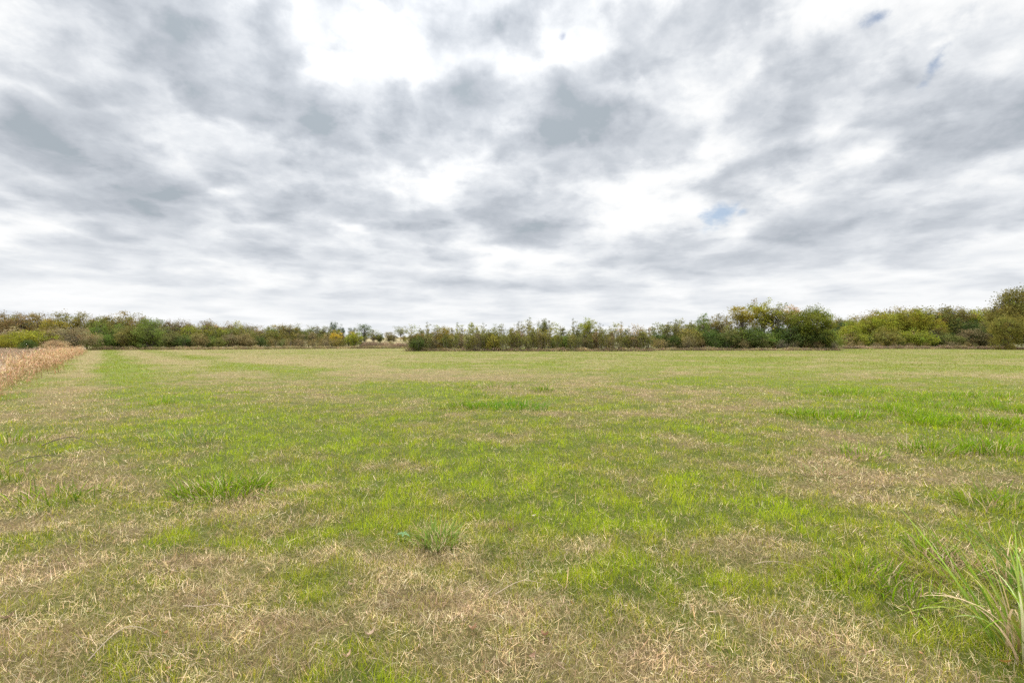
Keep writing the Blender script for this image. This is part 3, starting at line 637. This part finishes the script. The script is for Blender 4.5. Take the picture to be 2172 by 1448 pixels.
def seedling():
    x, y = ground_at(856, 1142); z = h1(x, y); Vs = []; Ts = []; off = 0
    for az, L_, w, el in ((2.6, .075, .026, .25), (-.3, .060, .024, .2), (1.2, .05, .02, .5), (-1.5, .05, .02, .35), (3.6, .045, .018, .5)):
        m = 8; P = []
        for i in range(m+1):
            t = i/m; r_ = L_*t; ww = w*math.sin(math.pi*min(1, t*.92+.06))**.7*(1+.25*math.sin(i*2.4)); zc = .03+r_*math.sin(el)-.5*r_*r_/L_
            cx_, cy_ = math.cos(az)*r_, math.sin(az)*r_; nx, ny = -math.sin(az), math.cos(az)
            P += [(cx_+nx*ww/2, cy_+ny*ww/2, zc+.006*(i % 2)), (cx_, cy_, zc-.004), (cx_-nx*ww/2, cy_-ny*ww/2, zc+.006*((i+1) % 2))]
        for i in range(m):
            for k in range(2):
                a = off+i*3+k; Ts += [[a, a+1, a+4], [a, a+4, a+3]]
        Vs += P; off += len(P)
    V = np.array(Vs); o = mesh_np('seedling', V, np.array(Ts), np.tile([.22, .36, .17], (len(V), 1)), M_GRASS, True); o.location = (x, y, z+.015)
    tag(o, 'tiny broad-leaved blue-green seedling left of the spiky olive clump', 'seedling')
seedling()
# fallen leaves
def fallen(px, py, size, col, label, name='fallen_leaf'):
    size *= .62
    x, y = ground_at(px, py); z = h1(x, y); m = 10; P = []; T = []; b1, b2 = rng.uniform(.5, 1.6), rng.uniform(-.8, .8)
    for i in range(m+1):
        t = i/m; u = (t-.5)*size; w = size*.26*math.sin(math.pi*(t*.94+.03))**.8*(1+.22*math.sin(i*2.2+b1)); zc = b1*(u*u)*4/size*.35
        for k in (-1, -.5, 0, .5, 1): P.append((u, w*k+b2*u*u/size, zc+abs(k)**1.6*w*.5+rng.normal(0, size*.008)))
    for i in range(m):
        for k in range(4):
            a = i*5+k; T += [[a, a+1, a+6], [a, a+6, a+5]]
    V = np.array(P); C = np.array(col)*(1+rng.normal(0, .1, (len(V), 1)))
    o = mesh_np(name, V, np.array(T), C, M_DRY, True); o.location = (x, y, z+.024); o.rotation_euler = (rng.uniform(-.5, .5), rng.uniform(-.5, .5), rng.uniform(0, 6.28))
    tag(o, label, 'fallen leaf', 'fallen leaves in the foreground turf')
for a in [(1155,1355,.10,(.27,.15,.09),'curled rust brown leaf low in the centre foreground'),(738,1408,.085,(.50,.34,.22),'pale tan leaf standing on edge near the bottom, left of centre'),
 (1003,1345,.10,(.36,.22,.13),'brown leaf in the reddish straw heap at centre'),(1082,1127,.075,(.14,.07,.04),'dark brown curled leaf right of the spiky olive clump'),
 (1132,1098,.07,(.55,.47,.36),'pale leaf above the dark brown curled one'),(745,1252,.07,(.33,.24,.15),'greyish brown leaf left of centre beside the straw'),
 (378,1050,.085,(.46,.36,.24),'light tan leaf just left of the wide strappy clump'),(1213,1287,.05,(.30,.14,.05),'small orange brown leaf in the bright green strip'),
 (1408,1155,.05,(.55,.40,.28),'small pale leaf right of centre in green turf'),(352,1348,.06,(.34,.19,.09),'small orange leaf on the left straw, upper of two'),
 (358,1425,.06,(.32,.18,.09),'small orange leaf near the bottom left, lower of two'),(1035,1424,.04,(.33,.2,.12),'tiny red-brown leaf at the bottom centre'),
 (785,1360,.10,(.48,.35,.25),'crumpled pale brown leaf left of the straw heap'),(15,1325,.12,(.26,.18,.12),'dull brown leaf at the left edge of the foreground'),
 (1952,1392,.05,(.48,.26,.14),'small tan orange leaf near the bottom right'),(1130,1395,.06,(.32,.2,.13),'reddish leaf right below the curled rust leaf'),
 (2130,1410,.09,(.45,.24,.08),'orange tinged leaf under the tall grass at bottom right'),(1505,1425,.07,(.2,.12,.08),'dark leaf near the bottom, right of centre')]: fallen(*a)
# dead stalks lying in the turf
def stalk(pts, r0, label, col=(.50, .40, .28), lift=.05, arch=.1):
    P = np.array([ground_at(*p) for p in pts]); n = 14; t = np.linspace(0, 1, n); tt = np.linspace(0, 1, len(P))
    x = np.interp(t, tt, P[:, 0]); y = np.interp(t, tt, P[:, 1]); z = height(x, y)+lift+arch*np.sin(t*np.pi)
    V, T, C = tube(np.stack([x-x[0], y-y[0], z], -1), r0*(1-.6*t), 5)
    o = mesh_np('dead_stalk', V, T, C*np.array(col), M_DRY, True); o.location = (x[0], y[0], 0)
    tag(o, label, 'dead stalk', 'dead stalks lying in the turf')
stalk([(190, 1418), (270, 1385), (340, 1368)], .0035, 'pale straight stalk lying low in the left corner of the foreground')
stalk([(1598, 1211), (1650, 1213), (1722, 1217)], .0028, 'thin pale stalk lying level across the turf right of centre', arch=.03)
stalk([(90, 952), (150, 948), (235, 968)], .007, 'dark bent stalk arching near the left edge', (.13, .10, .09), .04, .12)
stalk([(10, 992), (80, 980), (150, 975)], .006, 'dark straight stalk lying below the bent one near the left edge', (.15, .11, .09), .03, .05)
stalk([(1050, 1275), (1110, 1255), (1160, 1250)], .003, 'pale curved stalk above the reddish straw heap', arch=.04)
stalk([(390, 1300), (460, 1308), (520, 1318)], .003, 'pale stalk lying across the dry turf left of centre', arch=.03)

# ------------------------------------------------------------------ sky
SUN_EL, SUN_AZ = 43, -13
def build_world():
    w = bpy.data.worlds.new('World'); scene.world = w; w.use_nodes = True
    nt = w.node_tree; N = nt.nodes; L = nt.links; N.clear()
    out = N.new('ShaderNodeOutputWorld')
    tc = N.new('ShaderNodeTexCoord')
    sep = N.new('ShaderNodeSeparateXYZ'); L.new(tc.outputs['Generated'], sep.inputs[0])
    def M(op, a, b=None, c=None, clamp=False):
        n = N.new('ShaderNodeMath'); n.operation = op; n.use_clamp = clamp
        for k, v in enumerate((a, b, c)):
            if v is None: continue
            if isinstance(v, (int, float)): n.inputs[k].default_value = v
            else: L.new(v, n.inputs[k])
        return n.outputs[0]
    def MR(v, a, b, c, d, smooth=False):
        n = N.new('ShaderNodeMapRange'); n.interpolation_type = 'SMOOTHSTEP' if smooth else 'LINEAR'
        L.new(v, n.inputs[0])
        for k, q in enumerate((a, b, c, d)): n.inputs[k+1].default_value = q
        return n.outputs[0]
    X, Y, Z = sep.outputs
    az = M('ARCTAN2', X, Y); el = M('ARCSINE', Z)
    # the cloud deck seen in plan (overhead plane), streets running away from the viewer
    zz = M('ADD', M('MAXIMUM', Z, 0), .125)
    cx = M('MULTIPLY', az, 2.4); cy = M('MULTIPLY', M('LOGARITHM', M('ADD', M('DIVIDE', M('MAXIMUM', Z, 0), M('SQRT', M('ADD', M('MULTIPLY', X, X), M('MULTIPLY', Y, Y)))), .06), math.e), 1.55)
    def comb(a, b, c=0):
        n = N.new('ShaderNodeCombineXYZ')
        for k, v in enumerate((a, b, c)):
            if isinstance(v, (int, float)): n.inputs[k].default_value = v
            else: L.new(v, n.inputs[k])
        return n.outputs[0]
    def noise(vec, scale, detail, rough=.5, dist=0.):
        n = N.new('ShaderNodeTexNoise'); n.inputs['Scale'].default_value = scale; n.inputs['Detail'].default_value = detail
        n.inputs['Roughness'].default_value = rough; n.inputs['Distortion'].default_value = dist
        L.new(vec, n.inputs['Vector']); return n
    plane = comb(cx, M('MULTIPLY', cy, .8), 3.7)
    nA = noise(plane, 1.1, 8, .52, .3)
    nB = noise(comb(cx, cy, 11.3), 3.4, 7, .55, .2)
    # gentle warp of bearing / elevation so that the hand-set cloud masses get ragged edges
    wn = noise(plane, 2.2, 5, .55)
    ws = N.new('ShaderNodeSeparateColor'); L.new(wn.outputs['Color'], ws.inputs[0])
    amp = MR(el, .05, .5, .05, .17)
    az2 = M('ADD', az, M('MULTIPLY', M('SUBTRACT', ws.outputs[0], .5), M('MULTIPLY', amp, 1.3)))
    el2 = M('ADD', el, M('MULTIPLY', M('SUBTRACT', ws.outputs[1], .5), M('MULTIPLY', amp, .9)))
    P = comb(az2, el2, 0); P0 = comb(az, el, 0)
    def blob(src, px, py, rx, ry, rot, kind='QUADRATIC_SPHERE', grow=1.75):
        dx = px-CX; a0 = math.atan2(dx, F); e0 = math.atan2(HY-py, math.hypot(F, dx))
        mp = N.new('ShaderNodeMapping'); mp.vector_type = 'TEXTURE'
        mp.inputs['Location'].default_value = (a0, e0, 0); mp.inputs['Rotation'].default_value = (0, 0, -R(rot))
        kx = math.cos(a0)**1.5/F; ky = math.cos(a0)*math.cos(e0)**2/F
        c, s = abs(math.cos(R(rot))), abs(math.sin(R(rot)))
        mp.inputs['Scale'].default_value = (grow*rx*(kx*c+ky*s), grow*ry*(ky*c+kx*s), 1)
        L.new(src, mp.inputs['Vector'])
        g = N.new('ShaderNodeTexGradient'); g.gradient_type = kind; L.new(mp.outputs[0], g.inputs[0])
        return g.outputs['Fac']
    BL = [(935,240,120,110,0,.55),(1000,215,70,60,0,.25),(1225,210,190,85,5,.55),(1270,250,110,110,60,.35),(1165,330,100,130,30,.38),(1195,395,70,50,0,.2),
      (640,385,170,60,28,.5),(600,430,130,40,20,.2),(340,410,210,70,18,.42),(60,410,180,65,10,.45),(70,300,190,75,15,.38),(240,360,160,55,20,.2),
      (560,170,330,110,28,.3),(300,110,420,190,20,.26),(200,170,260,80,25,.15),(690,265,110,50,10,.4),(650,215,120,60,25,.25),(820,450,130,45,14,.42),(730,370,110,35,8,.25),
      (1030,385,60,40,0,.28),(540,530,260,26,6,.22),(900,590,260,24,4,.25),(300,520,200,20,4,.15),(1110,30,140,55,0,.5),(960,60,90,60,30,.2),(755,125,50,25,0,.25),
      (1700,225,140,65,-40,.38),(1880,395,250,60,-22,.6),(2050,310,220,65,-32,.42),(2140,430,130,35,-15,.3),(1640,520,230,40,-12,.4),(1440,490,110,32,-8,.35),
      (1400,550,140,32,-4,.3),(1110,490,170,45,6,.4),(1010,450,90,35,0,.2),(1610,365,170,40,-22,.25),(1320,385,80,45,-30,.15),(1130,605,170,14,0,.28),(1370,612,180,12,0,.2),
      (1450,90,260,120,-10,.18),(2000,160,260,70,-45,.15),(1560,180,150,90,-40,.12),(1900,190,200,60,-40,.14),(200,580,200,14,0,.15),(620,625,240,12,0,.12),(1900,545,260,22,-8,.15),
      # breaks and thin bright places
      (850,125,120,60,0,-.5),(660,90,55,120,-35,-.55),(720,160,80,50,20,-.45),(1000,120,130,45,10,-.4),(760,30,90,50,0,-.4),(500,270,80,50,20,-.62),(400,235,60,22,25,-.3),(600,310,60,30,20,-.25),
      (745,480,75,18,8,-.5),(480,415,120,20,33,-.5),(60,205,160,30,12,-.36),(40,355,110,16,10,-.3),(300,290,200,34,38,-.22),(1020,330,38,60,35,-.5),(845,300,45,50,0,-.3),(1090,290,35,35,0,-.25),
      (1370,290,70,140,30,-.36),(1430,400,180,80,-10,-.16),(1330,460,120,40,0,-.34),(1000,525,160,26,6,-.42),(1100,120,90,30,0,-.2),(1250,85,90,45,0,-.28),(1180,115,60,30,0,-.2),(890,410,60,30,0,-.3),
      (1875,325,110,26,-12,-.42),(1780,470,130,18,-25,-.4),(1620,330,140,24,-8,-.32),(2000,95,260,50,-38,-.3),(1530,110,60,20,-10,-.3),(1560,450,160,45,-10,-.18),(1540,520,60,25,-40,-.25),
      (200,495,220,14,5,-.3),(1140,575,250,12,0,-.25),(2100,500,200,24,-8,-.2),(1760,600,330,25,0,-.15)]
    D = M('MULTIPLY_ADD', M('SUBTRACT', nA.outputs['Fac'], .5), .5, .45)
    D = M('ADD', D, M('MULTIPLY', M('SUBTRACT', nB.outputs['Fac'], .5), .42))
    for px, py, rx, ry, rot, a in BL:
        D = M('MULTIPLY_ADD', blob(P, px, py, rx, ry, rot), a*(1.12 if a > 0 else .72), D)
    # towards the horizon the deck reads thinner and paler
    hz = MR(el, .0, .24, 1, 0, True)
    D = M('ADD', M('MULTIPLY', D, M('SUBTRACT', 1, M('MULTIPLY', hz, .5))), M('MULTIPLY', hz, .095))
    D = M('ADD', M('MULTIPLY', M('TANH', M('MULTIPLY', M('SUBTRACT', D, .5), 1.75)), .47), .485); D = M('MAXIMUM', D, .17)
    # puffs: rounded cells of the deck with thin bright seams, ragged by a finer noise
    wp = noise(comb(cx, cy, 2.2), 3.0, 6, .6)
    vs = N.new('ShaderNodeVectorMath'); vs.operation = 'MULTIPLY_ADD'; L.new(wp.outputs['Color'], vs.inputs[0]); vs.inputs[1].default_value = (.55, .5, 0)
    L.new(comb(cx, cy, 0), vs.inputs[2])
    def puff(scale, rnd=1.):
        v = N.new('ShaderNodeTexVoronoi'); v.feature = 'SMOOTH_F1'; v.voronoi_dimensions = '2D'; v.inputs['Scale'].default_value = scale
        v.inputs['Smoothness'].default_value = .45; v.inputs['Randomness'].default_value = rnd; L.new(vs.outputs[0], v.inputs['Vector']); return v.outputs['Distance']
    pa = M('SUBTRACT', .38, puff(2.3)); pb = M('SUBTRACT', .36, puff(5.4))
    nC = noise(comb(cx, cy, 5.5), 5.5, 10, .6, .3); nD = noise(comb(az, M('MULTIPLY', el, 1.6), 1.5), 9, 9, .6, .2)
    up = MR(el, .01, .26, .42, 1.04, True)
    E1 = M('ADD', M('MULTIPLY', pa, .55), M('MULTIPLY', pb, .34))
    E1 = M('ADD', E1, M('ADD', M('MULTIPLY', M('SUBTRACT', nC.outputs['Fac'], .5), .60), M('MULTIPLY', M('SUBTRACT', nD.outputs['Fac'], .5), .22)))
    D = M('MULTIPLY_ADD', E1, up, D)
    cr = N.new('ShaderNodeValToRGB'); cr.color_ramp.interpolation = 'LINEAR'; L.new(D, cr.inputs[0])
    E = cr.color_ramp.elements; E[0].position = .02; E[0].color = (1.10, 1.10, 1.10, 1); E[1].position = 1.; E[1].color = (.39, .44, .485, 1)
    for p_, c_ in ((.16, (.98, .985, .99)), (.29, (.905, .917, .925)), (.42, (.785, .81, .84)), (.56, (.665, .695, .737)), (.70, (.565, .60, .648)), (.86, (.475, .51, .56))):
        e = E.new(p_); e.color = (*c_, 1)
    cloud = cr.outputs[0]
    # brighter towards the veiled sun; unseen sky overhead and behind raised as added fill
    sd = (math.sin(R(SUN_AZ))*math.cos(R(SUN_EL)), math.cos(R(SUN_AZ))*math.cos(R(SUN_EL)), math.sin(R(SUN_EL)))
    dt = N.new('ShaderNodeVectorMath'); dt.operation = 'DOT_PRODUCT'; L.new(tc.outputs['Generated'], dt.inputs[0]); dt.inputs[1].default_value = sd
    glow = M('MULTIPLY', M('POWER', M('MAXIMUM', dt.outputs['Value'], 0), 14), .28)
    fill_gain = M('ADD', MR(el, .60, .95, 0, 3.4, True), MR(Y, .1, -.4, 0, .5, True))
    gain = M('ADD', M('ADD', 1.0, glow), fill_gain)
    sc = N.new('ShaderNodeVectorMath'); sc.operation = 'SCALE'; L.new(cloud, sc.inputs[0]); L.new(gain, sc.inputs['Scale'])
    # holes of blue
    hole = None
    HN = noise(plane, 7, 6, .6)
    for px, py, rx, ry, rot, a in [(1870,33,44,20,-12,1.),(1985,130,16,50,32,.9),(2085,42,40,16,-20,.55),(1526,455,40,22,-25,1.),(1575,450,22,12,-20,.7),(1195,75,14,13,0,.9),(1180,556,12,5,0,.4),(1262,450,14,8,0,.4),(1480,310,30,10,-30,.3),(1285,570,8,4,0,.4)]:
        b = M('MULTIPLY', blob(P0, px, py, rx, ry, rot, 'SPHERICAL', 1.5), a)
        hole = b if hole is None else M('MAXIMUM', hole, b)
    hole = MR(M('ADD', hole, M('MULTIPLY', M('SUBTRACT', HN.outputs['Fac'], .5), M('MULTIPLY', M('MINIMUM', hole, .4), 6))), .3, 1.1, 0, .8, True)
    sky = N.new('ShaderNodeTexSky'); sky.sky_type = 'NISHITA'; sky.sun_disc = False
    sky.sun_elevation = R(SUN_EL); sky.sun_rotation = R(SUN_AZ); sky.air_density = 1.0; sky.dust_density = .6
    bs = N.new('ShaderNodeBackground'); bs.inputs['Strength'].default_value = .07; L.new(sky.outputs[0], bs.inputs[0])
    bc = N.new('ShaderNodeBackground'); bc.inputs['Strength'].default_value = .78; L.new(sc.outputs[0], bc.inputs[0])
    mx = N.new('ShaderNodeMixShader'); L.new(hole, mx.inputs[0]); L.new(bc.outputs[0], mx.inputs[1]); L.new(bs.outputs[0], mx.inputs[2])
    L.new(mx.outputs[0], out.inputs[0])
    w.cycles.sampling_method = 'MANUAL'; w.cycles.sample_map_resolution = 512
build_world()
sun = bpy.data.lights.new('sun', 'SUN'); sun.energy = 1.5; sun.angle = R(12); sun.color = (1, .965, .90)
so = bpy.data.objects.new('sun', sun); COL.objects.link(so)
sdv = Vector((math.sin(R(SUN_AZ))*math.cos(R(SUN_EL)), math.cos(R(SUN_AZ))*math.cos(R(SUN_EL)), math.sin(R(SUN_EL))))
so.rotation_euler = sdv.to_track_quat('Z', 'Y').to_euler()

# ------------------------------------------------------------------ camera
cam = bpy.data.cameras.new('camera'); co = bpy.data.objects.new('camera', cam); COL.objects.link(co); scene.camera = co
cam.sensor_width = 36; cam.lens = 36*F/2172; cam.clip_start = .05; cam.clip_end = 20000
co.location = (0, 0, EYE); co.rotation_euler = (R(90)+math.atan((HY-724)/F), 0, 0)
scene.view_settings.view_transform = 'Standard'; scene.view_settings.look = 'None'; scene.view_settings.exposure = .42; scene.view_settings.gamma = 1
scene.cycles.max_bounces = 6; scene.cycles.transparent_max_bounces = 4; scene.cycles.use_denoising = False
